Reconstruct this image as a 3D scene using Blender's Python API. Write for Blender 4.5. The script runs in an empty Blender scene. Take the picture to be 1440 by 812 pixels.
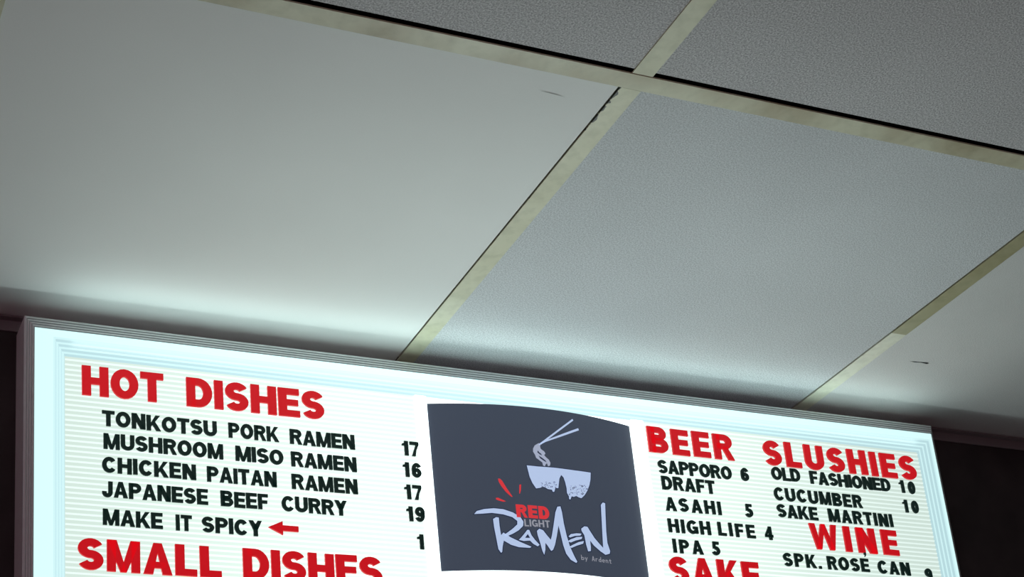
import bpy, bmesh, math, random
from math import sin, cos, pi, radians
from mathutils import Vector, Matrix
from mathutils.geometry import tessellate_polygon

random.seed(7)
SC = bpy.context.scene
COL = SC.collection
UNIT = 0.61                      # one ceiling tile, metres
EYE = 1.55

# ------------------------------------------------------------------ camera
F, YAW, PITCH, ROLL = 2446.9, 0.475, 0.3726, -0.1033
CX, CY = 726.4, 734.5            # optical centre of the (cropped) photograph
def cam_axes():
    cy, sy, cp, sp, cr, sr = cos(YAW), sin(YAW), cos(PITCH), sin(PITCH), cos(ROLL), sin(ROLL)
    f = Vector((sy*cp, cy*cp, sp)); rt = Vector((cy, -sy, 0)); up = rt.cross(f)
    return rt*cr + up*sr, up*cr - rt*sr, f
RT, UP, FW = cam_axes()
cam = bpy.data.cameras.new('camera'); camo = bpy.data.objects.new('camera', cam)
COL.objects.link(camo)
camo.matrix_world = Matrix(((RT.x, UP.x, -FW.x, 0), (RT.y, UP.y, -FW.y, 0), (RT.z, UP.z, -FW.z, EYE), (0, 0, 0, 1)))
cam.sensor_width = 36; cam.lens = 36*F/1440
cam.shift_x = -(CX-720)/1440; cam.shift_y = (CY-406)/1440
cam.clip_start = 0.02
SC.camera = camo

# ------------------------------------------------------------------ light
SC.view_settings.view_transform = 'Standard'; SC.view_settings.look = 'None'
SC.view_settings.exposure = 0.0; SC.view_settings.gamma = 1.0
SC.view_settings.use_curve_mapping = False
world = bpy.data.worlds.new('world'); SC.world = world; world.use_nodes = True
world.node_tree.nodes['Background'].inputs[0].default_value = (0.5, 0.42, 0.45, 1)
world.node_tree.nodes['Background'].inputs[1].default_value = 0.05
GLOW = 1.0                       # brightness of the backlit sign

FILL_LAMP = Vector((-1.5, -1.4, 1.35))
l = bpy.data.lights.new('fill_room_light', 'POINT'); l.color = (1.0, 0.56, 0.70); l.energy = 26; l.shadow_soft_size = 0.09  # added pinkish fill for the room's ambient light
o = bpy.data.objects.new('fill_room_light', l); o.location = FILL_LAMP - Vector((0, 0, .12)); COL.objects.link(o)

# key planes (metres)
def W(v): return v*UNIT
ZC = EYE + W(1.6759)             # ceiling
X0 = W(1.3279)                   # cross tee line
YM = W(1.9959)                   # main tee
YD = W(2.9597)                   # sign front corner
YW = W(3.042)                    # wall
ZS = EYE + W(1.641)              # sign top
XL, XR = W(0.5311), W(2.6625)
TW = W(0.0377)

def ray(px, py):
    return FW + RT*((px-CX)/F) - UP*((py-CY)/F)
def on_y(px, py, Y):             # where a sight line meets the vertical plane y = Y
    d = ray(px, py); k = Y/d.y
    return Vector((d.x*k, Y, EYE + d.z*k))
def on_z(px, py, Z=ZC):
    d = ray(px, py); k = (Z-EYE)/d.z
    return Vector((d.x*k, d.y*k, Z))
STRIP_TOP, STRIP_LOW = 0.34, 3.5      # power of two added strips that brighten the ceiling beyond the sign's glow
PX = (Vector((XL, YD, ZS-EYE)).dot(FW))/F      # one photo pixel at the sign's corner

FILL_LAMP2 = Vector((1.15, 0.35, 0.86))
l = bpy.data.lights.new('fill_floor_light', 'POINT'); l.color = (1.0, 0.93, 0.90); l.energy = 3.4; l.shadow_soft_size = 0.06  # added lamp out of view, fills the ceiling from below
o = bpy.data.objects.new('fill_floor_light', l); o.location = FILL_LAMP2; COL.objects.link(o)
def fill_strip(name, x, y, z, sx, sz, tilt, power, col=(0.76, 1.0, 0.97)):  # added one-sided area strip facing up, no part of the cabinet
    l = bpy.data.lights.new(name, 'AREA'); l.shape = 'RECTANGLE'; l.size = sx; l.size_y = sz; l.energy = power; l.color = col
    o = bpy.data.objects.new(name, l); o.location = (x, y, z); o.rotation_euler = (pi/2 + tilt, 0, 0); COL.objects.link(o)
fill_strip('fill_strip_top', (XL+XR)/2, YD-31*PX, ZS-.044, XR-XL-.10, .012, radians(76), STRIP_TOP)
fill_strip('fill_strip_low', (XL+XR)/2, YD-34*PX, ZS-.84, XR-XL-.06, .03, radians(78), STRIP_LOW, (0.82, 1.0, 1.0))

# ------------------------------------------------------------------ materials
def nt(name):
    m = bpy.data.materials.new(name); m.use_nodes = True
    t = m.node_tree; return m, t, t.nodes['Principled BSDF']
def plain(name, col, rough=0.6, emit=None, es=0.0, spec=0.35, metal=0.0):
    m, t, b = nt(name)
    b.inputs['Base Color'].default_value = (*col, 1); b.inputs['Roughness'].default_value = rough
    b.inputs['Specular IOR Level'].default_value = spec; b.inputs['Metallic'].default_value = metal
    if emit:
        b.inputs['Emission Color'].default_value = (*emit, 1); b.inputs['Emission Strength'].default_value = es
    return m
def node(t, kind, **kw):
    n = t.nodes.new(kind)
    for k, v in kw.items():
        if k.startswith('i_'): n.inputs[k[2:].replace('_', ' ')].default_value = v
        else: setattr(n, k, v)
    return n
def ramp(t, src, stops):
    r = t.nodes.new('ShaderNodeValToRGB'); e = r.color_ramp.elements
    while len(e) < len(stops): e.new(0.5)
    for i, (p, c) in enumerate(stops):
        e[i].position = p; e[i].color = c if len(c) == 4 else (*c, 1)
    t.links.new(src, r.inputs[0]); return r
def mix(t, fac, a, b, mode='MIX'):
    m = t.nodes.new('ShaderNodeMix'); m.data_type = 'RGBA'; m.blend_type = mode
    if isinstance(fac, (int, float)): m.inputs[0].default_value = fac
    else: t.links.new(fac, m.inputs[0])
    for v, i in ((a, 6), (b, 7)):
        if isinstance(v, tuple): m.inputs[i].default_value = (*v, 1)
        else: t.links.new(v, m.inputs[i])
    return m.outputs[2]

def tile_mat(name, base, grain, pits, smudge):
    m, t, b = nt(name)
    co = node(t, 'ShaderNodeTexCoord').outputs['Object']
    n1 = node(t, 'ShaderNodeTexNoise', i_Scale=3.5, i_Detail=5.0); t.links.new(co, n1.inputs['Vector'])
    n2 = node(t, 'ShaderNodeTexNoise', i_Scale=560.0, i_Detail=2.0); t.links.new(co, n2.inputs['Vector'])
    n3 = node(t, 'ShaderNodeTexVoronoi', i_Scale=45.0); t.links.new(co, n3.inputs['Vector'])
    r1 = ramp(t, n1.outputs['Fac'], [(0.3, (1-smudge,)*3), (0.65, (1, 1, 1))])
    r2 = ramp(t, n2.outputs['Fac'], [(0.35, (1-grain,)*3), (0.65, (1, 1, 1))])
    r3 = ramp(t, n3.outputs['Distance'], [(0.0, (0.35,)*3), (0.055, (1, 1, 1))])
    n4 = node(t, 'ShaderNodeTexNoise', i_Scale=18.0); t.links.new(co, n4.inputs['Vector'])
    r4 = ramp(t, n4.outputs['Fac'], [(0.58, (0, 0, 0)), (0.62, (pits,)*3)])
    c = mix(t, 1.0, base, r1.outputs[0], 'MULTIPLY'); c = mix(t, 1.0, c, r2.outputs[0], 'MULTIPLY')
    c = mix(t, r4.outputs[0], c, mix(t, 1.0, c, r3.outputs[0], 'MULTIPLY'))
    t.links.new(c, b.inputs['Base Color'])
    b.inputs['Roughness'].default_value = 0.75; b.inputs['Specular IOR Level'].default_value = 0.25
    if grain > 0.05:
        bp = node(t, 'ShaderNodeBump', i_Strength=0.5, i_Distance=0.0012)
        t.links.new(n2.outputs['Fac'], bp.inputs['Height']); t.links.new(bp.outputs[0], b.inputs['Normal'])
    return m
M_SMOOTH = tile_mat('smooth_tile', (0.80, 0.80, 0.775), 0.015, 0.0, 0.05)
M_FISSURE = tile_mat('mineral_fibre_tile', (0.71, 0.72, 0.73), 0.34, 1.0, 0.09)
M_FISSURE2 = tile_mat('pitted_mineral_tile', (0.70, 0.68, 0.68), 0.50, 1.0, 0.07)
M_CORNER = tile_mat('worn_tile', (0.68, 0.67, 0.65), 0.08, 0.3, 0.12)

def tee_mat(name, base, stain, chips=0.0):
    m, t, b = nt(name)
    co = node(t, 'ShaderNodeTexCoord').outputs['Object']
    n1 = node(t, 'ShaderNodeTexNoise', i_Scale=9.0, i_Detail=6.0); t.links.new(co, n1.inputs['Vector'])
    n2 = node(t, 'ShaderNodeTexNoise', i_Scale=70.0, i_Detail=4.0); t.links.new(co, n2.inputs['Vector'])
    r1 = ramp(t, n1.outputs['Fac'], [(0.42, (1, 1, 1)), (0.68, stain)])
    r2 = ramp(t, n2.outputs['Fac'], [(0.30, (0.86, 0.86, 0.84)), (0.55, (1, 1, 1))])
    c = mix(t, 1.0, base, r1.outputs[0], 'MULTIPLY'); c = mix(t, 1.0, c, r2.outputs[0], 'MULTIPLY')
    if chips:                    # paint flaked off along the tee's left edge near the junction
        sp = node(t, 'ShaderNodeSeparateXYZ'); t.links.new(co, sp.inputs[0])
        n3 = node(t, 'ShaderNodeTexNoise', i_Scale=120.0, i_Detail=3.0); t.links.new(co, n3.inputs['Vector'])
        mr = node(t, 'ShaderNodeMapRange'); t.links.new(sp.outputs['X'], mr.inputs[0])
        mr.inputs[1].default_value = -TW/2; mr.inputs[2].default_value = -TW/2 + 0.005
        mr.inputs[3].default_value = 0.62; mr.inputs[4].default_value = 0.28
        m2 = node(t, 'ShaderNodeMapRange'); t.links.new(sp.outputs['Y'], m2.inputs[0])
        m2.inputs[1].default_value = 0.0; m2.inputs[2].default_value = 0.16
        m2.inputs[3].default_value = 0.0; m2.inputs[4].default_value = -0.30
        ad = node(t, 'ShaderNodeMath', operation='ADD'); t.links.new(mr.outputs[0], ad.inputs[0]); t.links.new(m2.outputs[0], ad.inputs[1])
        lt = node(t, 'ShaderNodeMath', operation='LESS_THAN'); t.links.new(n3.outputs['Fac'], lt.inputs[0]); t.links.new(ad.outputs[0], lt.inputs[1])
        c = mix(t, lt.outputs[0], c, (0.05, 0.05, 0.04))
    t.links.new(c, b.inputs['Base Color']); b.inputs['Roughness'].default_value = 0.42
    return m
M_MAIN = tee_mat('aged_cream_tee', (0.60, 0.575, 0.42), (0.62, 0.53, 0.44))
M_CROSS = tee_mat('cream_tee', (0.66, 0.64, 0.47), (0.86, 0.85, 0.80), chips=1)
M_OLIVE = tee_mat('olive_tee', (0.42, 0.39, 0.24), (0.85, 0.82, 0.75))
M_CREAM = tee_mat('pale_cream_tee', (0.76, 0.75, 0.61), (0.93, 0.93, 0.9))

def rough_mat(name, a, bcol, scale, rough=0.8, bump=0.3):
    m, t, b = nt(name)
    co = node(t, 'ShaderNodeTexCoord').outputs['Object']
    n1 = node(t, 'ShaderNodeTexNoise', i_Scale=scale, i_Detail=6.0); t.links.new(co, n1.inputs['Vector'])
    r1 = ramp(t, n1.outputs['Fac'], [(0.3, a), (0.7, bcol)])
    t.links.new(r1.outputs[0], b.inputs['Base Color']); b.inputs['Roughness'].default_value = rough
    bp = node(t, 'ShaderNodeBump', i_Strength=bump, i_Distance=0.002)
    t.links.new(n1.outputs['Fac'], bp.inputs['Height']); t.links.new(bp.outputs[0], b.inputs['Normal'])
    return m
M_WALL = rough_mat('dark_wall', (0.020, 0.014, 0.015), (0.045, 0.032, 0.034), 14)
M_ROOM = rough_mat('room_wall', (0.34, 0.27, 0.29), (0.40, 0.32, 0.34), 5)
M_FLOOR = rough_mat('floor_concrete', (0.05, 0.045, 0.045), (0.09, 0.08, 0.08), 3)
M_VOID = plain('plenum_black', (0.008, 0.006, 0.006), 0.9, spec=0.0)
M_ANGLE = plain('wall_angle_paint', (0.22, 0.18, 0.19), 0.6)
M_ALU = plain('satin_aluminium', (0.92, 0.95, 0.96), 0.38)
M_ALU2 = plain('shaded_groove_aluminium', (0.34, 0.36, 0.37), 0.5, metal=0.2)  # same aluminium, darker on groove faces: shade put into the colour
M_SIDE = plain('cabinet_grey', (0.88, 0.84, 0.87), 0.5)

def glow_mat(name, col, edge, mid, base=(0.7, 0.75, 0.75)):
    """translucent plastic lit from behind by the tubes in the middle of the cabinet"""
    m, t, b = nt(name)
    g = node(t, 'ShaderNodeNewGeometry')
    sp = node(t, 'ShaderNodeSeparateXYZ'); t.links.new(g.outputs['Position'], sp.inputs[0])
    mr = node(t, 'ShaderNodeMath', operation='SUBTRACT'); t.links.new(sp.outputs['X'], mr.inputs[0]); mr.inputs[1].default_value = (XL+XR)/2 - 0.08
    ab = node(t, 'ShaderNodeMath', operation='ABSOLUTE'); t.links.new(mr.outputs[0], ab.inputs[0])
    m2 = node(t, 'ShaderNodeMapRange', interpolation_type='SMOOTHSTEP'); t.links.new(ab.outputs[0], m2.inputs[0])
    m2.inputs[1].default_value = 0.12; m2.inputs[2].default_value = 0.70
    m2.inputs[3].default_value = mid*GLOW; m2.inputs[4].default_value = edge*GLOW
    b.inputs['Base Color'].default_value = (*base, 1); b.inputs['Roughness'].default_value = 0.4; b.inputs['Specular IOR Level'].default_value = 0.1
    b.inputs['Emission Color'].default_value = (*col, 1)
    t.links.new(m2.outputs[0], b.inputs['Emission Strength'])
    return m
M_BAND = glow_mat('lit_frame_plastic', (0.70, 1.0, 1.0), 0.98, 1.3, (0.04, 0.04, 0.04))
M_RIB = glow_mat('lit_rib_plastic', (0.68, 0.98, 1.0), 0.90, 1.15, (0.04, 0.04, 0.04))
M_RIB2 = glow_mat('dim_rib_plastic', (0.62, 0.92, 0.97), 0.74, 0.98, (0.04, 0.04, 0.04))  # alternate rib faces dimmer, relief shading put into the emission
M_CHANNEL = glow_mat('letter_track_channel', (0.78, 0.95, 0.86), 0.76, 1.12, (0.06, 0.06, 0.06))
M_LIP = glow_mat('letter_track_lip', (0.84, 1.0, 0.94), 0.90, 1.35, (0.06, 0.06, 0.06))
M_WHITE = glow_mat('lit_white_acrylic', (0.85, 1.0, 1.0), 1.6, 2.4, (0.3, 0.3, 0.3))
M_RED = plain('red_translucent_plastic', (0.30, 0.004, 0.008), 0.35, (0.80, 0.006, 0.014), 0.62)
M_BLACK = plain('black_plastic', (0.006, 0.012, 0.011), 0.45, (0.004, 0.016, 0.013), 0.6)  # faint green emission paints in the sign's flare over the black
M_POSTER = plain('dark_poster_print', (0.03, 0.036, 0.05), 0.55, (0.044, 0.056, 0.084), 0.9)
M_PINK = plain('poster_paper_edge', (0.5, 0.52, 0.52), 0.6, (0.8, 1.0, 1.0), 0.4)
M_PWHITE = plain('poster_pale_print', (0.3, 0.33, 0.4), 0.55, (0.42, 0.53, 0.76), 0.95)
M_PGREY = plain('poster_grey_print', (0.2, 0.2, 0.22), 0.55, (0.27, 0.28, 0.33), 0.95)
M_PNOOD = plain('poster_noodle_print', (0.2, 0.22, 0.28), 0.55, (0.34, 0.38, 0.50), 0.95)
M_PRED = plain('poster_red_print', (0.3, 0.03, 0.03), 0.55, (0.66, 0.035, 0.045), 0.9)
M_PNAVY = plain('poster_navy_print', (0.01, 0.015, 0.03), 0.55, (0.016, 0.025, 0.06), 0.9)
M_SPECK = plain('poster_speck_print', (0.1, 0.12, 0.15), 0.55, (0.12, 0.15, 0.23), 0.9)
M_MARK = plain('dark_scuff', (0.03, 0.03, 0.03), 0.8)
M_FAINT = plain('faint_scuff', (0.45, 0.45, 0.43), 0.8)
M_BULB = plain('fill_lamp_glass', (0.8, 0.7, 0.7), 0.4, (1.0, 0.8, 0.78), 3.0)  # glowing bulbs of the two added lamps

# ------------------------------------------------------------------ mesh helpers
def box(bm, x0, x1, y0, y1, z0, z1, mi=0):
    v = [bm.verts.new((x, y, z)) for x in (x0, x1) for y in (y0, y1) for z in (z0, z1)]
    for q in ((0, 1, 3, 2), (4, 6, 7, 5), (0, 4, 5, 1), (2, 3, 7, 6), (0, 2, 6, 4), (1, 5, 7, 3)):
        bm.faces.new([v[i] for i in q]).material_index = mi
def link(name, bm, mats, parent=None, loc=None, kind=None):
    me = bpy.data.meshes.new(name)
    bmesh.ops.recalc_face_normals(bm, faces=bm.faces)
    if loc is not None: bmesh.ops.translate(bm, verts=bm.verts, vec=-Vector(loc))
    bm.to_mesh(me); bm.free()
    for m in (mats if isinstance(mats, (list, tuple)) else [mats]): me.materials.append(m)
    o = bpy.data.objects.new(name, me); COL.objects.link(o)
    if loc is not None: o.location = loc
    if parent: o.parent = parent; o.matrix_parent_inverse = Matrix.Translation(-parent.location)
    if kind: o['kind'] = kind
    return o
def empty(name, loc):
    o = bpy.data.objects.new(name, None); o.location = loc; o.empty_display_size = 0.1; COL.objects.link(o); return o
def tag(o, label, cat=None, group=None):
    o['label'] = label
    if cat: o['category'] = cat
    if group: o['group'] = group
    return o

# ------------------------------------------------------------------ room
RX0, RX1, RY0 = -2.4, 4.2, -3.0
def slab(name, m, *b, **k):
    bm = bmesh.new(); box(bm, *b); o = link(name, bm, m, loc=((b[0]+b[1])/2, (b[2]+b[3])/2, b[4])); o['kind'] = 'structure'; return o
slab('floor', M_FLOOR, RX0-.1, RX1+.1, RY0-.1, YW+.1, -.1, 0)
wb = slab('wall_back', M_WALL, RX0-.1, RX1+.1, YW, YW+.1, 0, ZC+.4)
slab('wall_left', M_ROOM, RX0-.1, RX0, RY0, YW, 0, ZC+.4)
slab('wall_right', M_ROOM, RX1, RX1+.1, RY0, YW, 0, ZC+.4)
slab('wall_front', M_ROOM, RX0-.1, RX1+.1, RY0-.1, RY0, 0, ZC+.4)
ceil = slab('ceiling', M_VOID, RX0, RX1, RY0, YW, ZC+.3, ZC+.38)

# grid lines: cross tees every UNIT in x; main tees at YM, YM-UNIT*2 ...
FL = 0.0022                       # flange thickness
xs = [X0 + k*UNIT for k in range(-6, 6) if RX0 < X0+k*UNIT < RX1]
ys = [YM - k*2*UNIT for k in range(0, 4) if YM-k*2*UNIT > RY0]
h = TW/2
for i, y in enumerate(ys):
    bm = bmesh.new(); box(bm, RX0, RX1, y-h, y+h, ZC-FL, ZC-.0005)
    box(bm, RX0, RX1, y-.002, y+.002, ZC-.0005, ZC+.03, 1); box(bm, RX0, RX1, y-h+.0004, y-.002, ZC-.0005, ZC+.0002, 1)
    link('main_tee', bm, [M_MAIN, M_VOID], ceil, loc=(X0, y, ZC))  # web and flange top blackened, shade of the gap put into the colour
def cross(x, ya, yb, m, z=0.0, dx=0.0, name='cross_tee'):
    bm = bmesh.new(); box(bm, x-h, x+h, ya, yb, ZC-FL+.0007+z, ZC+z)
    box(bm, x-.002, x+.002, ya, yb, ZC, ZC+.025)
    o = link(name, bm, m, ceil, loc=(x, ya, ZC))
    return o
spans = [(YM+h, YW)] + [((ys[i+1] if i+1 < len(ys) else RY0)+h, ys[i]-h) for i in range(len(ys))]
YSPL = on_z(1272, 470).y  # one cross tee turns from olive to paler cream here
for k, x in enumerate(xs):
    for j, (ya, yb) in enumerate(spans):
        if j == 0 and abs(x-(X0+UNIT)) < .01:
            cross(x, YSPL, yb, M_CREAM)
            o = cross(x, ya, YSPL, M_OLIVE); o['label'] = 'olive length of cross tee'
        elif j == 0:
            cross(x, ya+.0012, yb, M_CROSS)
        else:
            cross(x, ya, yb + (0.0 if j > 1 else .001), M_CROSS if j == 1 else M_MAIN)
# tiles
XB = [RX0-h] + xs + [RX1+h]
rows = [(YM, YW, 0.0, 0.0)]
for i in range(len(ys)):
    ya = ys[i+1] if i+1 < len(ys) else RY0-h
    rows.append((ya, ys[i], 0.0, 0.0056 if i == 0 else 0.0))
for j, (ya, yb, _, gap) in enumerate(rows):
    for i in range(len(XB)-1):
        xa, xb = XB[i], XB[i+1]
        near = abs(xa-X0) < .01; left = abs(xb-X0) < .01; right = abs(xa-X0-UNIT) < .01
        m = M_FISSURE
        lab = None
        if j == 0 and left: m = M_SMOOTH; lab = 'smooth plain white ceiling tile'
        elif j == 0 and right: m = M_CORNER; lab = 'worn tile with a dark scuff'
        elif j == 0 and xb < X0-.01: m = M_SMOOTH
        elif j == 1: m = M_FISSURE2
        bm = bmesh.new()
        e = 0.004
        y1 = yb - h - gap if gap else (yb-e if j else yb)
        box(bm, max(xa+e, RX0), min((xb-h-.0016) if j == 0 else (xb-e), RX1), max(ya+e, RY0), y1, ZC, ZC+.015)
        o = link('ceiling_tile', bm, m, ceil, loc=((xa+xb)/2, (ya+yb)/2, ZC))
        if lab: o['label'] = lab
        if j == 0 and right:
            # the scuff and a faint one on the smooth tile
            a = on_z(1279, 508); b = on_z(1306, 511)
            bm = bmesh.new(); d = (b-a); n = Vector((-d.y, d.x, 0)).normalized()
            pts = [a, a+d*.3+n*.0014, a+d*.6+n*.0004, a+d*.95+n*.0024, b, a+d*.9-n*.0016, a+d*.5-n*.0006, a+d*.25-n*.0004]
            lo = [bm.verts.new((p.x, p.y, ZC-.0004)) for p in pts]; bm.faces.new(lo)
            s = link('scuff', bm, M_MARK, o)
        if j == 0 and left:
            a = on_z(758, 127); b = on_z(797, 137); d = b-a; n = Vector((-d.y, d.x, 0)).normalized()
            bm = bmesh.new()
            bm.faces.new([bm.verts.new((p.x, p.y, ZC-.0004)) for p in (a, a+d*.4+n*.0001, b, a+d*.6-n*.0010, a+d*.2-n*.0006)])
            link('scuff', bm, M_FAINT, o)

# wall angle along the back wall
ta = empty('trim_1', (1.0, YW, ZC)); ta['kind'] = 'structure'
bm = bmesh.new(); box(bm, RX0, RX1, YW-.0025, YW, ZC-.017, ZC-.001); box(bm, RX0, RX1, YW-.012, YW, ZC-.0035, ZC-.0012)
bmesh.ops.bevel(bm, geom=bm.edges[:], offset=.0004, segments=1, affect='EDGES')
link('wall_angle', bm, M_ANGLE, ta)

# pendant added unseen behind the viewer for dim pinkish fill
lp = tag(empty('fill_pendant', (FILL_LAMP.x, FILL_LAMP.y, ZC)), 'added small round pendant lamp, unseen fill light behind the viewer', 'lamp')
bm = bmesh.new(); bmesh.ops.create_cone(bm, cap_ends=True, segments=12, radius1=.004, radius2=.004, depth=ZC-FILL_LAMP.z-.1, matrix=Matrix.Translation((FILL_LAMP.x, FILL_LAMP.y, (ZC+FILL_LAMP.z+.1)/2)))
link('cord', bm, M_MARK, lp)
bm = bmesh.new(); bmesh.ops.create_cone(bm, cap_ends=True, segments=24, radius1=.035, radius2=.02, depth=.05, matrix=Matrix.Translation(FILL_LAMP+Vector((0, 0, .115))))
link('lamp_holder', bm, M_MARK, lp)
bm = bmesh.new(); bmesh.ops.create_uvsphere(bm, u_segments=20, v_segments=12, radius=.055, matrix=Matrix.Translation(FILL_LAMP+Vector((0, 0, .05))))
link('bulb', bm, M_BULB, lp)

fl = tag(empty('fill_floor_lamp', (FILL_LAMP2.x, FILL_LAMP2.y, 0)), 'added low floor lamp with bare round bulb, unseen fill below the menu sign', 'lamp')
bm = bmesh.new(); bmesh.ops.create_cone(bm, cap_ends=True, segments=24, radius1=.12, radius2=.10, depth=.02, matrix=Matrix.Translation((FILL_LAMP2.x, FILL_LAMP2.y, .01)))
link('base', bm, M_MARK, fl)
bm = bmesh.new(); bmesh.ops.create_cone(bm, cap_ends=True, segments=12, radius1=.01, radius2=.01, depth=.68, matrix=Matrix.Translation((FILL_LAMP2.x, FILL_LAMP2.y, .36)))
link('pole', bm, M_MARK, fl)
bm = bmesh.new(); bmesh.ops.create_uvsphere(bm, u_segments=20, v_segments=12, radius=.05, matrix=Matrix.Translation((FILL_LAMP2.x, FILL_LAMP2.y, .745)))
link('bulb', bm, M_BULB, fl)

# ------------------------------------------------------------------ the sign cabinet
ZB = ZS - 0.86                    # bottom edge (below the photograph)
sign = tag(empty('menu_sign', ((XL+XR)/2, YD, ZB)), 'wide backlit menu sign with ribbed grey frame mounted high on dark wall', 'sign')
P_ = PX
# profile from outside in: (inset, towards the viewer); inset differs on the top rail
def rail(name, prof_side, prof_top, mats, seg_m, parent):
    """four mitred rails sharing the profile; seg_m gives the material of each profile segment"""
    def ring(k):
        a, d = prof_side[k]; at, _ = prof_top[k]
        return [Vector((XL+a, YD-d, ZB+a)), Vector((XR-a, YD-d, ZB+a)), Vector((XR-a, YD-d, ZS-at)), Vector((XL+a, YD-d, ZS-at))]
    rings = [ring(k) for k in range(len(prof_side))]
    for s in range(4):
        bm = bmesh.new(); n = (s+1) % 4
        vs = [(bm.verts.new(r[s]), bm.verts.new(r[n])) for r in rings]
        for k in range(len(vs)-1):
            bm.faces.new((vs[k][0], vs[k][1], vs[k+1][1], vs[k+1][0])).material_index = seg_m[k]
        link(name, bm, mats, parent)
def dense(a0, d0, a1, d1, n, depth):
    """ribbed slope: n small ribs between two profile points"""
    out = []
    for i in range(n):
        f0, f1 = i/n, (i+1)/n
        la, ld = a0+(a1-a0)*f0, d0+(d1-d0)*f0
        ha, hd = a0+(a1-a0)*f1, d0+(d1-d0)*f1
        out += [(la, ld), (la*.35+ha*.65, ld*.35+hd*.65+depth)]
    out.append((a1, d1)); return out
NG = 4
side_g = [(0, 0)] + dense(0.8*P_, 1.0*P_, 12.5*P_, 10*P_, NG, 0.9*P_)
top_g = [(0, 0)] + dense(1.2*P_, 1.0*P_, 21.5*P_, 10*P_, NG, 0.9*P_)
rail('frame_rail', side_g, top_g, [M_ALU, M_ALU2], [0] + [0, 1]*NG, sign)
bs, bt = 12.5*P_, 21.5*P_
def curve(a, w, d0, d1, n=6):
    return [(a + w*i/n, d0 + (d1-d0)*(1-(1-i/n)**1.5)) for i in range(n+1)]
rail('lit_band', curve(bs, 22*P_, 10*P_, 29*P_), curve(bt, 22*P_, 10*P_, 29*P_), [M_BAND], [0]*6, sign)
rs, rt_ = bs+22*P_, bt+22*P_
def steps(a, w, d0, d1, n=4):
    out = [(a, d0)]
    for i in range(n):
        out += [(a+w*(i+.62)/n, d0+(d1-d0)*(i+.12)/n), (a+w*(i+1)/n, d0+(d1-d0)*(i+1)/n)]
    return out
rail('stepped_rail', steps(rs, 19*P_, 29*P_, 11*P_), steps(rt_, 19*P_, 29*P_, 11*P_), [M_RIB, M_RIB2], [0, 1]*4, sign)
ps, pt = rs+19*P_, rt_+19*P_
# side returns of the box
bm = bmesh.new()
for (x0, x1, z0, z1) in ((XL, XL+.003, ZB, ZS), (XR-.003, XR, ZB, ZS), (XL+.003, XR-.003, ZS-.003, ZS), (XL+.003, XR-.003, ZB, ZB+.003)):
    box(bm, x0, x1, YD+.0005, YW-.0005, z0, z1)
box(bm, XL+.003, XR-.003, YW-.004, YW-.0008, ZB+.003, ZS-.003)
link('cabinet', bm, M_SIDE, sign)

YB = YD - 11*P_                   # letter panel plane
PZ0, PZ1 = ZB+ps, ZS-pt
PX0, PX1 = XL+ps, XR-ps
YT = YB - 0.0016                  # track lips
xa = on_y(585.5, 600, YT).x; xb = on_y(600, 568, YB).x
xc = on_y(884.5, 599.5, YB).x; xd = on_y(905.5, 604, YT).x
print('PX', PX, 'panel', PX0, xa, xb, xc, xd, PX1, 'ztop', PZ1, 'poster z', on_y(600, 568, YB).z, on_y(884.5, 599.5, YB).z, on_y(620.6, 804, YB).z)
PITCH_T = 0.00635
def letter_panel(x0, x1):
    bm = bmesh.new(); box(bm, x0, x1, YB, YB+.002, PZ0, PZ1)
    p = link('letter_panel', bm, M_CHANNEL, sign)
    bm = bmesh.new(); z = PZ1 - .003
    while z > PZ0+.004:
        # lip: thin wedge, flat underside
        a = [(YB, z), (YT, z-.0004), (YT, z-.0016), (YB, z-.0021)]
        L = [bm.verts.new((x0+.0005, y, zz)) for y, zz in a]; Rr = [bm.verts.new((x1-.0005, y, zz)) for y, zz in a]
        for i in range(3): bm.faces.new((L[i], Rr[i], Rr[i+1], L[i+1]))
        bm.faces.new(L); bm.faces.new(Rr[::-1])
        z -= PITCH_T
    t = link('letter_tracks', bm, M_LIP, p, kind='stuff')
letter_panel(PX0, xa); letter_panel(xd, PX1)
# lit white carrier behind the poster, and its two upright bars
bm = bmesh.new(); box(bm, xa, xd, YB+.001, YB+.003, PZ0, PZ1); link('white_panel', bm, M_WHITE, sign)
for x0, x1 in ((xa, xb-.001), (xc+.002, xd)):
    bm = bmesh.new(); box(bm, x0, x1, YB-.0035, YB+.001, PZ0, PZ1)
    bmesh.ops.bevel(bm, geom=bm.edges[:], offset=.001, segments=2, affect='EDGES')
    link('upright_bar', bm, M_WHITE, sign)

# ------------------------------------------------------------------ poster
BUL = 27*P_
YP = YB - 0.0005
pz1 = on_y(600, 568, YP).z; pz0 = on_y(620.6, 804, YP).z
pxa, pxb = xb, xc
NC = 24
def bulge(x):
    s = (x-pxa)/(pxb-pxa)*2-1
    return BUL*max(0.0, 1-s*s)
cols = [pxa+(pxb-pxa)*i/NC for i in range(NC+1)]
def by(x):                        # the faceted sheet's y at x
    i = min(NC-1, max(0, int((x-pxa)/(pxb-pxa)*NC))); a, b = cols[i], cols[i+1]; k = (x-a)/(b-a)
    return YP - (bulge(a)*(1-k)+bulge(b)*k)
poster = tag(empty('poster', ((pxa+pxb)/2, YP, pz0)), 'dark slate poster with noodle bowl drawing bowed outward in middle of lit menu sign', 'poster')
bm = bmesh.new(); T = .0006
fr = [(bm.verts.new((x, YP-bulge(x), pz0)), bm.verts.new((x, YP-bulge(x), pz1))) for x in cols]
bk = [(bm.verts.new((x, YP-bulge(x)+T, pz0)), bm.verts.new((x, YP-bulge(x)+T, pz1))) for x in cols]
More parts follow.
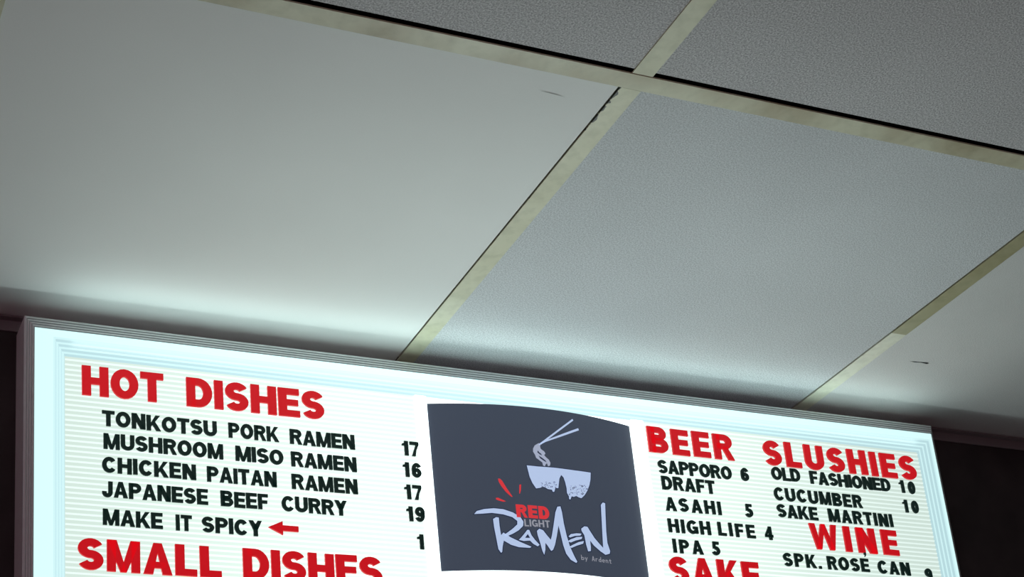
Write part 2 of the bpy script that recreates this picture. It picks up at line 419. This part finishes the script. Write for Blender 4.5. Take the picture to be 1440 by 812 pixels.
for i in range(NC):
    bm.faces.new((fr[i][0], fr[i+1][0], fr[i+1][1], fr[i][1])); bm.faces.new((bk[i][0], bk[i][1], bk[i+1][1], bk[i+1][0]))
    bm.faces.new((fr[i][1], fr[i+1][1], bk[i+1][1], bk[i][1])); bm.faces.new((fr[i][0], bk[i][0], bk[i+1][0], fr[i+1][0]))
for i in (0, NC): bm.faces.new((fr[i][0], fr[i][1], bk[i][1], bk[i][0]))
sheet = link('sheet', bm, M_POSTER, poster)
def on_poster(px, py):
    y = YP - BUL*.6
    for _ in range(25):
        p = on_y(px, py, y); y = by(p.x)
    return Vector((p.x, p.z))
def decal(name, polys, m, parent, layer=1, label=None, px=True):
    """flat print: polygons in photo pixels of the poster, wrapped on the bowed sheet"""
    bm = bmesh.new()
    for poly in polys:
        pts = [on_poster(*p) if px else Vector(p) for p in poly]
        vs = [bm.verts.new((p.x, 0, p.y)) for p in pts]
        for tri in tessellate_polygon([[Vector((p.x, p.y, 0)) for p in pts]]):
            try: bm.faces.new([vs[i] for i in tri])
            except ValueError: pass
    for x in cols[1:-1]:
        bmesh.ops.bisect_plane(bm, geom=bm.verts[:]+bm.edges[:]+bm.faces[:], plane_co=(x, 0, 0), plane_no=(1, 0, 0))
    for v in bm.verts: v.co.y = by(v.co.x) - .00022*layer
    me = bpy.data.meshes.new(name); bm.normal_update(); bm.to_mesh(me); bm.free(); me.materials.append(m)
    o = bpy.data.objects.new(name, me); COL.objects.link(o); o.parent = parent
    pl = parent
    off = Vector((0, 0, 0))
    o.matrix_parent_inverse = Matrix.Translation(-poster.location)
    if label: o['label'] = label
    return o
# pixel coordinates read from the crop of the logo (scale 3.692, origin 640,580)
def L(*p): return [(640+x/3.692, 580+y/3.692) for x, y in p]
def grow(poly, r):
    n = len(poly); ar = sum(poly[i][0]*poly[(i+1) % n][1]-poly[(i+1) % n][0]*poly[i][1] for i in range(n)); s = 1 if ar > 0 else -1
    out = []
    for i in range(n):
        a, b, c = Vector(poly[i-1]), Vector(poly[i]), Vector(poly[(i+1) % n])
        d1, d2 = (b-a).normalized(), (c-b).normalized()
        n1, n2 = Vector((d1.y, -d1.x))*s, Vector((d2.y, -d2.x))*s
        m = n1+n2
        if m.length < .3: m = n1
        m = m.normalized(); out.append(tuple(b + m*min(r/max(.45, m.dot(n1)), r*1.8)))
    return out
bowl = L((371, 277), (430, 283), (520, 290), (610, 302), (703, 315), (702, 350), (697, 378), (686, 408), (672, 432), (655, 448), (640, 443), (628, 436), (616, 441), (604, 438), (598, 455), (591, 452), (590, 438), (580, 420), (578, 396), (571, 366), (562, 340), (550, 327), (541, 345), (538, 368), (535, 396), (520, 394), (514, 415), (506, 414), (502, 404), (480, 400), (468, 392), (455, 388), (440, 394), (420, 397), (400, 368), (386, 336))
stick1 = L((608, 36), (613, 44), (447, 168), (437, 172), (432, 168), (600, 42))
stick2 = L((638, 84), (642, 95), (560, 124), (470, 155), (440, 170), (434, 166), (480, 143), (550, 116))
noodle = L((432, 162), (445, 164), (440, 178), (444, 192), (462, 205), (468, 216), (462, 224), (470, 234), (486, 248), (494, 264), (492, 278), (482, 282), (476, 266), (468, 274), (466, 282), (456, 278), (452, 262), (436, 250), (420, 238), (414, 222), (404, 206), (404, 190), (412, 174))
gaps = [L((428, 200), (436, 210), (446, 218), (450, 226), (438, 220), (426, 210)), L((432, 226), (450, 238), (468, 252), (474, 262), (460, 254), (440, 240))]
R1 = L((98, 530), (112, 514), (150, 504), (200, 500), (250, 505), (300, 522), (340, 548), (354, 570), (352, 592), (330, 614), (300, 632), (262, 648), (252, 640), (296, 608), (322, 584), (322, 566), (296, 546), (250, 532), (190, 524), (140, 528))
R2 = L((196, 556), (212, 546), (226, 548), (230, 590), (238, 640), (250, 626), (290, 652), (340, 676), (396, 700), (388, 706), (330, 702), (290, 690), (252, 668), (246, 700), (244, 726), (238, 732), (224, 712), (212, 650), (202, 600))
A1 = L((330, 664), (344, 650), (362, 628), (374, 612), (384, 612), (396, 640), (414, 664), (438, 690), (428, 698), (404, 684), (388, 668), (356, 670))
Mm = L((424, 618), (436, 606), (456, 614), (476, 640), (496, 664), (502, 640), (510, 590), (520, 520), (530, 492), (546, 490), (554, 520), (564, 580), (578, 640), (596, 700), (618, 748), (634, 778), (628, 784), (600, 768), (576, 736), (560, 690), (546, 630), (536, 590), (528, 640), (518, 690), (508, 716), (498, 722), (478, 692), (468, 680), (468, 716), (462, 742), (452, 720), (440, 676), (428, 640))
E1 = L((588, 646), (600, 634), (630, 630), (656, 632), (650, 642), (620, 644), (596, 652))
E2 = L((584, 672), (598, 662), (630, 650), (660, 648), (656, 660), (624, 668), (600, 678))
E3 = L((592, 700), (610, 690), (640, 676), (668, 670), (664, 684), (632, 694), (604, 706))
N1 = L((654, 606), (670, 594), (686, 596), (702, 622), (724, 656), (748, 684), (768, 706), (764, 640), (760, 560), (756, 482), (766, 470), (778, 474), (780, 530), (784, 620), (790, 680), (804, 722), (802, 736), (780, 742), (752, 722), (720, 694), (700, 668), (704, 700), (704, 722), (690, 724), (680, 690), (670, 640), (656, 618))
brush = [R1, R2, A1, Mm, E1, E2, E3, N1]
decal('lettering_shadow', [grow(p, 1.3) for p in brush], M_PNAVY, poster, 1, 'navy outline behind the brush lettering')
decal('brush_lettering', brush, M_PWHITE, poster, 2, 'pale blue brush lettering')
a_hole = L((362, 654), (376, 634), (388, 654))
decal('letter_counter', [a_hole], M_PNAVY, poster, 3, 'dark gap inside the brush letter A')
bowl_o = decal('bowl_shadow', [grow(bowl, 1.0)], M_PNAVY, poster, 1, 'navy outline around the bowl')
decal('bowl_drawing', [bowl], M_PWHITE, poster, 2, 'pale drawing of a broken noodle bowl')
rr = random.Random(3)
sp = []
for k in range(95):
    cx, cy = (rr.uniform(592, 690), rr.uniform(380, 432)) if k % 3 else (rr.uniform(446, 530), rr.uniform(364, 392))
    if cx > 668 and cy > 415: continue
    a, b = rr.uniform(1.5, 5), rr.uniform(1, 4)
    sp.append(L((cx-a, cy-b*.4), (cx+a*.3, cy-b), (cx+a, cy+b*.3), (cx-a*.2, cy+b)))
decal('bowl_speckles', sp, M_SPECK, poster, 3, 'dark speckles along the broken bowl edge')['kind'] = 'stuff'
decal('chopstick_drawing', [stick1], M_PWHITE, poster, 2); decal('chopstick_drawing', [stick2], M_PWHITE, poster, 2)
decal('noodle_drawing', [noodle], M_PNOOD, poster, 2); decal('noodle_gap', gaps, M_PNAVY, poster, 3)
for p in (L((222, 346), (232, 346), (244, 358), (266, 394), (298, 440), (290, 440), (262, 414), (240, 386), (226, 362)),
          L((333, 378), (342, 376), (341, 404), (336, 424), (332, 424)),
          L((211, 446), (222, 445), (244, 455), (264, 464), (250, 466), (226, 460), (212, 454))):
    decal('ray_drawing', [p], M_PRED, poster, 2, 'red ray mark')

# ------------------------------------------------------------------ letter shapes (own stroke alphabet, cap height 1)
TK = 0.195
def arc(cx, cy, rx, ry, a0, a1, n=12):
    return [(cx+rx*cos(radians(a0+(a1-a0)*i/n)), cy+ry*sin(radians(a0+(a1-a0)*i/n))) for i in range(n+1)]
def stroke(pts, t=TK, closed=False):
    n = len(pts); Lf, Rt = [], []
    for i in range(n):
        p = Vector(pts[i])
        a = Vector(pts[i-1]) if (i or closed) else None
        b = Vector(pts[(i+1) % n]) if (i < n-1 or closed) else None
        ds = [d.normalized() for d in ((p-a) if a is not None else None, (b-p) if b is not None else None) if d is not None and d.length > 1e-7]
        d = (ds[0]+ds[-1]).normalized(); nn = Vector((-d.y, d.x)); k = t/2/max(.6, nn.dot(Vector((-ds[0].y, ds[0].x))))
        Lf.append(tuple(p+nn*k)); Rt.append(tuple(p-nn*k))
    quads = []
    m = n if closed else n-1
    return ('strip', Lf, Rt, closed)
def rect(x0, y0, x1, y1): return ('poly', [(x0, y0), (x1, y0), (x1, y1), (x0, y1)])
def poly(*p): return ('poly', list(p))
def bowl_r(w, y0, y1, t=TK):     # D/P/B/R bowl: from stem out and back
    ry = (y1-y0)/2-t/2; cx = max(w-t/2-ry*1.0, t); rx = w-t/2-cx
    return stroke([(t*.5, y1-t/2)] + arc(cx, (y0+y1)/2, rx, ry, 90, -90, 14) + [(t*.5, y0+t/2)], t)
def glyph(c, t=TK):
    H2 = t/2
    g = {}
    if c == 'H': return .74, [rect(0, 0, t, 1), rect(.74-t, 0, .74, 1), rect(t, .5-H2*.9, .74-t, .5+H2*.9)]
    if c == 'I': return t, [rect(0, 0, t, 1)]
    if c == 'T': return .66, [rect(0, 1-t*.88, .66, 1), rect(.33-H2, 0, .33+H2, 1-t*.88)]
    if c == 'L': return .58, [rect(0, 0, t, 1), rect(t, 0, .58, t*.88)]
    if c == 'E': return .62, [rect(0, 0, t, 1), rect(t, 0, .62, t*.88), rect(t, 1-t*.88, .62, 1), rect(t, .5-t*.42, .58, .5+t*.42)]
    if c == 'F': return .58, [rect(0, 0, t, 1), rect(t, 1-t*.88, .58, 1), rect(t, .5-t*.42-.02, .53, .5+t*.42-.02)]
    if c == 'O': return .78, [stroke(arc(.39, .5, .39-H2, .5-H2, 0, 345, 23), t, True)]
    if c == '0': return .56, [stroke(arc(.28, .5, .28-H2, .5-H2, 0, 345, 23), t, True)]
    if c == 'C': return .73, [stroke(arc(.38, .5, .38-H2, .5-H2, 38, 322, 20), t)]
    if c == 'G': return .77, [stroke(arc(.39, .5, .39-H2, .5-H2, 42, 322, 20), t), rect(.42, .36, .77, .36+t*.8), rect(.77-t*.8, .04, .77, .40)]
    if c == 'D': return .72, [rect(0, 0, t, 1), stroke([(H2, 1-H2)] + arc(.33, .5, .39-H2, .5-H2, 90, -90, 16) + [(H2, H2)], t)]
    if c == 'P': return .67, [rect(0, 0, t, 1), bowl_r(.67, .38, 1, t*.92)]
    if c == 'R': return .71, [rect(0, 0, t, 1), bowl_r(.69, .41, 1, t*.92), poly((.30, .50), (.50, .0), (.72, 0), (.50, .50))]
    if c == 'B': return .70, [rect(0, 0, t, 1), bowl_r(.66, .47, 1, t*.9), bowl_r(.70, 0, .56, t*.92)]
    if c == 'U': return .73, [stroke([(H2, 1), (H2, .38)] + arc(.365, .36, .365-H2, .36-H2, 180, 360, 14) + [(.73-H2, .38), (.73-H2, 1)], t)]
    if c == 'J': return .56, [stroke([(.56-H2, 1), (.56-H2, .32)] + arc(.28, .30, .28-H2, .30-H2, 0, -180, 12) + [(H2, .36)], t)]
    if c == 'S': return .66, [stroke(arc(.33, .5+.25-H2/2, .33-H2, .25-H2/2, 22, 262, 15) + arc(.33, .25+H2/2, .33-H2, .25-H2/2, 82, -158, 15), t*.96)]
    if c == 'A': return .76, [poly((0, 0), (t*1.02, 0), (.38+t*.08, .80), (.38, 1), (.27, 1)), poly((.76, 0), (.76-t*1.02, 0), (.38-t*.08, .80), (.38, 1), (.49, 1)), rect(.17, .20, .59, .20+t*.8)]
    if c == 'M': return .86, [rect(0, 0, t*.92, 1), rect(.86-t*.92, 0, .86, 1), poly((0, 1), (.25, 1), (.51, 0), (.35, 0)), poly((.86, 1), (.61, 1), (.35, 0), (.51, 0))]
    if c == 'N': return .73, [rect(0, 0, t, 1), rect(.73-t, 0, .73, 1), poly((0, 1), (t*1.12, 1), (.73, 0), (.73-t*1.12, 0))]
    if c == 'K': return .75, [rect(0, 0, t, 1), poly((t, .24), (t, .52), (.48, 1), (.73, 1)), poly((.27, .46), (.43, .62), (.76, 0), (.52, 0))]
    if c == 'Y': return .72, [rect(.36-H2, 0, .36+H2, .46), poly((0, 1), (.23, 1), (.36+H2, .58), (.36+H2, .40), (.36-H2, .40)), poly((.72, 1), (.49, 1), (.36-H2, .58), (.36-H2, .40), (.36+H2, .40))]
    if c == 'W': return 1.04, [poly((0, 1), (.21, 1), (.36, 0), (.18, 0)), poly((.18, 0), (.36, 0), (.60, 1), (.44, 1)), poly((.44, 1), (.60, 1), (.86, 0), (.68, 0)), poly((.68, 0), (.86, 0), (1.04, 1), (.83, 1))]
    if c == '1': return .38, [rect(.38-t, 0, .38, 1), poly((.0, .68), (.0, .80), (.14, .86), (.22, 1), (.38-t*.5, 1), (.38-t, .68))]
    if c == '7': return .55, [rect(0, 1-t*.9, .55, 1), poly((.55, 1-t*.9), (.36, 1-t*.9), (.10, 0), (.32, 0), (.38, .40), (.55, .80))]
    if c == '6': return .57, [stroke(arc(.285, .32, .285-H2, .32-H2, 0, 345, 20), t, True), stroke(arc(.30, .56, .30-H2, .44-H2, 30, 190, 12) + [(H2, .32)], t)]
    if c == '9': return .57, [stroke(arc(.285, .68, .285-H2, .32-H2, 0, 345, 20), t, True), stroke(arc(.27, .44, .30-H2, .44-H2, -150, 10, 12) + [(.57-H2, .68)], t)]
    if c == '5': return .57, [rect(.10, 1-t*.88, .53, 1), poly((.08, .46), (.10, 1), (.10+t*.85, 1), (.08+t*.85, .52)), stroke(arc(.27, .33, .30-H2, .33-H2, 120, -160, 16), t)]
    if c == '4': return .59, [rect(.59-t-.08, 0, .59-.08, 1), rect(0, .20, .59, .20+t*.8), poly((0, .20), (0, .38), (.31, 1), (.45, 1), (.16, .34))]
    if c == '.': return .2, [rect(0, 0, .2, .2)]
    if c == ',': return .2, [rect(0, 0, .2, .2), poly((.2, .0), (.10, 0), (.02, -.18), (.10, -.18))]
    if c == 'arrow': return 2.0, [poly((0, .5), (.95, 1.0), (.95, .0)), rect(.9, .30, 2.0, .70)]
    return .5, [rect(0, 0, .5, 1)]
MESH = {}
def glyph_mesh(c, mat, hgt, thick, t=TK, wscale=1.0):
    key = (c, mat.name, round(hgt, 4), t, wscale)
    if key in MESH: return MESH[key]
    w, items = glyph(c, t)
    bm = bmesh.new()
    fwd = Vector((0, -thick, 0))
    def P(p, y=0.0): return bm.verts.new((p[0]*hgt*wscale, -y, p[1]*hgt))
    for it in items:
        if it[0] == 'poly':
            pts = it[1]
            ar = sum(pts[i][0]*pts[(i+1) % len(pts)][1]-pts[(i+1) % len(pts)][0]*pts[i][1] for i in range(len(pts)))
            if ar < 0: pts = pts[::-1]
            f = [P(p, thick) for p in pts]; b = [P(p, 0) for p in pts]
            bm.faces.new(f); bm.faces.new(b[::-1])
            n = len(pts)
            for i in range(n): bm.faces.new((f[i], b[i], b[(i+1) % n], f[(i+1) % n]))
        else:
            _, A, B, cl = it; n = len(A)
            fa = [P(p, thick) for p in A]; fb = [P(p, thick) for p in B]; ba = [P(p, 0) for p in A]; bb = [P(p, 0) for p in B]
            for i in range(n if cl else n-1):
                j = (i+1) % n
                bm.faces.new((fa[i], fb[i], fb[j], fa[j])); bm.faces.new((ba[i], ba[j], bb[j], bb[i]))
                bm.faces.new((fa[i], fa[j], ba[j], ba[i])); bm.faces.new((fb[i], bb[i], bb[j], fb[j]))
            if not cl:
                for i in (0, n-1): bm.faces.new((fa[i], ba[i], bb[i], fb[i]))
    bmesh.ops.recalc_face_normals(bm, faces=bm.faces)
    me = bpy.data.meshes.new('glyph'); bm.to_mesh(me); bm.free(); me.materials.append(mat)
    MESH[key] = (me, w*hgt*wscale); return MESH[key]

ORD = ['first', 'second', 'third', 'fourth', 'fifth', 'sixth', 'seventh', 'eighth', 'ninth']
YL = YT + 0.0001
HB = 0.0
def word(text, x0, y0, x1, y1, where, red=False, top=False, hpx=None, letters_of=None):
    """text set between photo points (x0,y0)-(x1,y1) on its base line (or top line) on the sign face"""
    big = HR if red else HS
    a = on_y(x0, y0, YL); b = on_y(x1, y1, YL)
    z0 = (a.z+b.z)/2
    if top: z0 -= big
    mat = M_RED if red else M_BLACK
    th = 0.0028 if red else 0.002
    tk = .25 if red else .235
    wf = 1.15 if red else 1.13
    ms = [glyph_mesh(c, mat, big, th, tk, wf) for c in text]
    span = b.x-a.x; tot = sum(m[1] for m in ms)
    n = len(text)
    gap = (span-tot)/(n-1) if n > 1 else 0
    if gap < 0.06*big and n > 1:
        ws = round(wf*(span-(n-1)*.06*big)/tot, 2); ms = [glyph_mesh(c, mat, big, th, tk, ws) for c in text]
        tot = sum(m[1] for m in ms); gap = (span-tot)/(n-1)
    if n == 1: a.x = (a.x+b.x)/2-ms[0][1]/2
    x = a.x
    colr = 'red' if red else 'black'
    cnt = 0
    for i, c in enumerate(text):
        dig = c.isdigit()
        nm = 'numeral' if dig else ('full_stop' if c == '.' else 'letter')
        o = bpy.data.objects.new(nm, ms[i][0]); COL.objects.link(o)
        jz = random.uniform(-.0003, .0003); rz = random.uniform(-.012, .012)
        o.location = (x, YL, z0+jz); o.rotation_euler = (0, rz, 0)
        if c == '.': lab = 'small square black plastic full stop after SPK in the bottom right row'
        elif dig and n > 1: lab = '%s plastic numeral %s, %s digit of the price %s' % (colr, c, ORD[i], where)
        elif dig: lab = '%s plastic numeral %s, the single price digit %s' % (colr, c, where)
        else: lab = '%s plastic letter %s, %s letter %s' % (colr, c, ORD[i], where)
        tag(o, lab, 'numeral' if dig else ('punctuation' if c == '.' else 'letter'),
            ('black price numerals on the menu sign' if dig else ('red heading letters on the menu sign' if red else 'small black letters on the menu sign')) if c != '.' else None)
        x += ms[i][1]+gap
def zof(px, py): return on_y(px, py, YL).z
HR = zof(115, 515.2) - zof(115, 556.4)
HS = zof(145, 613.0-.3) - zof(145, 631.4+3.4)
HS = (zof(143, 578.0) - zof(143, 599.5))
print('heights', HR, HS)
r1, r2, r3, r4, r5 = 'the TONKOTSU PORK RAMEN row', 'the MUSHROOM MISO RAMEN row', 'the CHICKEN PAITAN RAMEN row', 'the JAPANESE BEEF CURRY row', 'the MAKE IT SPICY row'
word('HOT', 115, 556.6, 230, 567.5, 'of HOT in the top left heading', True)
word('DISHES', 262, 572.0, 456, 591.6, 'of DISHES in the top left heading', True)
word('TONKOTSU', 143.3, 599.5, 305, 613.6+1.5, 'of TONKOTSU')
word('PORK', 321.3, 616, 392, 622.7, 'of PORK')
word('RAMEN', 407.5, 624.8, 499, 634, 'of RAMEN in '+r1)
word('17', 565.6, 640.7, 589.3, 643, 'in '+r1)
word('MUSHROOM', 145.3, 631.4, 313.7, 647.0, 'of MUSHROOM')
word('MISO', 331, 648.8, 398.5, 655, 'of MISO')
word('RAMEN', 409.5, 656.5, 501.5, 664.7, 'of RAMEN in '+r2)
word('16', 566.9, 671, 592.6, 673.3, 'in '+r2)
word('CHICKEN', 143.3, 664.7, 275.6, 676, 'of CHICKEN')
word('PAITAN', 291, 678, 389, 686.4, 'of PAITAN')
word('RAMEN', 410.3, 688.5, 503.1, 696, 'of RAMEN in '+r3)
word('17', 569.3, 702.4, 593.4, 704.4, 'in '+r3)
word('JAPANESE', 143.3, 699, 292.5, 711.3, 'of JAPANESE')
word('BEEF', 310.3, 712.5, 377.2, 718, 'of BEEF')
word('CURRY', 396, 719.3, 488, 726.6, 'of CURRY')
word('19', 572.2, 733.5, 597.5, 735.4, 'in '+r4)
word('MAKE', 144.3, 739, 228.8, 745.2, 'of MAKE')
word('IT', 247.1, 746.4, 269.8, 748.2, 'of IT')
word('SPICY', 283.8, 749.4, 368.7, 755.6, 'of SPICY')
word('1', 587, 773.2, 596.3, 773.8, 'in '+r5)
word('SMALL', 108.6, 757.8, 309.8, 770.8, 'of SMALL in the lower left heading', True, top=True)
word('DISHES', 340, 772.2, 535.4, 785.0, 'of DISHES in the lower left heading', True, top=True)
word('BEER', 912.5, 637.1, 1032, 648.3, 'of BEER', True)
word('SLUSHIES', 1076, 655.0, 1289.8, 676.3, 'of SLUSHIES', True)
word('SAPPORO', 925.9, 666.6, 1029.4, 675, 'in the first row under BEER')
word('6', 1042, 676.5, 1053.8, 677.6, 'in the first row under BEER')
word('DRAFT', 931.2, 689, 1006, 695.5, 'of DRAFT')
word('ASAHI', 936.3, 719.2, 1014.6, 724.9, 'in the third row under BEER')
word('5', 1047.5, 727.8, 1060, 728.9, 'in the third row under BEER')
word('HIGH', 940.3, 749.3, 999.9, 753.8, 'of the first word in the fourth row under BEER')
word('LIFE', 1010.3, 754.3, 1062.5, 757.7, 'of the second word in the fourth row under BEER')
word('4', 1075.6, 759.4, 1088.3, 760.4, 'in the fourth row under BEER')
word('IPA', 947, 778.4, 989.2, 781, 'of IPA')
word('5', 1000.9, 781.6, 1013.6, 782.5, 'in the IPA row')
word('SAKE', 937.9, 783.6, 1064.2, 791.6, 'of the large red heading SAKE', True, top=True)
word('OLD', 1085.6, 675.6, 1125.8, 678.6, 'of OLD')
word('FASHIONED', 1139.9, 681.4, 1252.5, 691.9, 'of FASHIONED')
word('10', 1265.9, 693.6, 1287.6, 696, 'in the OLD FASHIONED row')
word('CUCUMBER', 1089.3, 704.4, 1212.8, 715.2, 'of CUCUMBER')
word('10', 1270.8, 721, 1292.6, 723.3, 'in the CUCUMBER row')
word('SAKE', 1093.7, 727.9, 1150.6, 732.9, 'of the small black word SAKE before MARTINI')
word('MARTINI', 1165.9, 734.4, 1256.3, 742.5, 'of MARTINI')
word('WINE', 1136.1, 737.8, 1257.5, 746.8, 'of WINE', True, top=True)
word('SPK.', 1102.4, 796.9, 1155.3, 800.6, 'of SPK in the bottom right row')
word('ROSE', 1164.4, 801.4, 1223, 805.6, 'of ROSE')
word('CAN', 1235.5, 807, 1280.5, 810.8, 'of CAN')
word('9', 1300.9, 818.0, 1313, 819.0, 'in the bottom right row')
# the comma used as an accent above the E, and the red arrow
me, w_ = glyph_mesh(',', M_BLACK, HS*.8, .002, .2)
o = bpy.data.objects.new('comma', me); COL.objects.link(o); p = on_y(1214.5, 781.0, YL-.0029); o.location = (p.x, YL-.0029, p.z)
tag(o, 'small black plastic comma overlapping the red N as accent above ROSE', 'punctuation')
me, w_ = glyph_mesh('arrow', M_RED, zof(397, 734)-zof(397, 753), .0028, .2)
o = bpy.data.objects.new('arrow', me); COL.objects.link(o); p = on_y(376.8, 742.5, YL); o.location = (p.x, YL, p.z-(zof(397, 734)-zof(397, 753))/2)
o.scale.x = (on_y(419, 746, YL).x-p.x)/w_
tag(o, 'red plastic arrow pointing left at the words MAKE IT SPICY', 'arrow')

# small print on the poster, set in the same alphabet
def poster_word(name, text, x0, y0, x1, y1, hpx, m, t=.2, label=None, gapf=.1):
    a, b = on_poster(x0, y0), on_poster(x1, y1); hh = (on_poster(x0, y0-hpx)-a).y
    gl = [glyph(c, t) if c != ' ' else (.4, []) for c in text]
    tot = sum(g[0] for g in gl) + gapf*(len(gl)-1); sx = (b.x-a.x)/tot
    polys = []; x = a.x
    sl = (b.y-a.y)/(b.x-a.x)
    def tr(p): X = x+p[0]*sx; return (X, a.y+p[1]*hh+(X-a.x)*sl)
    for g in gl:
        for it in g[1]:
            if it[0] == 'poly': polys.append([tr(p) for p in it[1]])
            else:
                _, A, B, cl = it; n = len(A)
                for i in range(n if cl else n-1):
                    j = (i+1) % n; polys.append([tr(A[i]), tr(A[j]), tr(B[j]), tr(B[i])])
        x += (g[0]+gapf)*sx
    return decal(name, polys, m, poster, 3, label, px=False)
poster_word('red_lettering', 'RED', 726.5, 728.0, 773, 731.5, 18.0, M_PRED, .27, 'bold red block lettering', .07)
poster_word('grey_lettering', 'LIGHT', 737.5, 740.8, 773.5, 743.0, 10.0, M_PGREY, .2, 'small grey block lettering')
# mono-style small print: by Ardent
def small(c):
    t = .12
    if c == 'b': return [rect(0, 0, t, 1), stroke(arc(.27, .3, .21, .24, 0, 345, 12), t, True)]
    if c == 'y': return [poly((0, .62), (.13, .62), (.32, .1), (.22, .0)), poly((.54, .62), (.41, .62), (.08, -.28), (.2, -.28))]
    if c == 'A': return [poly((0, 0), (.12, 0), (.34, 1), (.22, 1)), poly((.56, 0), (.44, 0), (.22, 1), (.34, 1)), rect(.12, .26, .44, .38)]
    if c == 'r': return [rect(.06, 0, .06+t, .62), stroke(arc(.32, .38, .20, .20, 150, 50, 6), t)]
    if c == 'd': return [rect(.48-t, 0, .48, 1), stroke(arc(.24, .3, .2, .24, 0, 345, 12), t, True)]
    if c == 'e': return [stroke(arc(.27, .3, .22, .26, 0, 310, 12), t), rect(.05, .25, .5, .36)]
    if c == 'n': return [rect(.04, 0, .04+t, .62), stroke(arc(.27, .36, .17, .2, 170, 0, 8)+[(.44, 0)], t)]
    if c == 't': return [rect(.2, .05, .2+t, .85), rect(.05, .5, .5, .62), rect(.2, 0, .48, .12)]
    return []
polys = []
a, b = on_poster(817.5, 788.0), on_poster(861, 793.5); hh = (on_poster(817.5, 781.0)-a).y; st = (b.x-a.x)/9
sl = (b.y-a.y)/(b.x-a.x)
for k, c in enumerate('by Ardent'):
    def tr(p): X = a.x+st*(k+p[0]*1.25*.78/.6*.62/.62*0.95); return (X, a.y+p[1]*hh+(X-a.x)*sl)
    for it in small(c):
        if it[0] == 'poly': polys.append([tr(p) for p in it[1]])
        else:
            _, A, B, cl = it; n = len(A)
            for i in range(n if cl else n-1):
                j = (i+1) % n; polys.append([tr(A[i]), tr(A[j]), tr(B[j]), tr(B[i])])
decal('small_lettering', polys, M_PGREY, poster, 2, 'tiny grey line of print under the brush lettering', px=False)
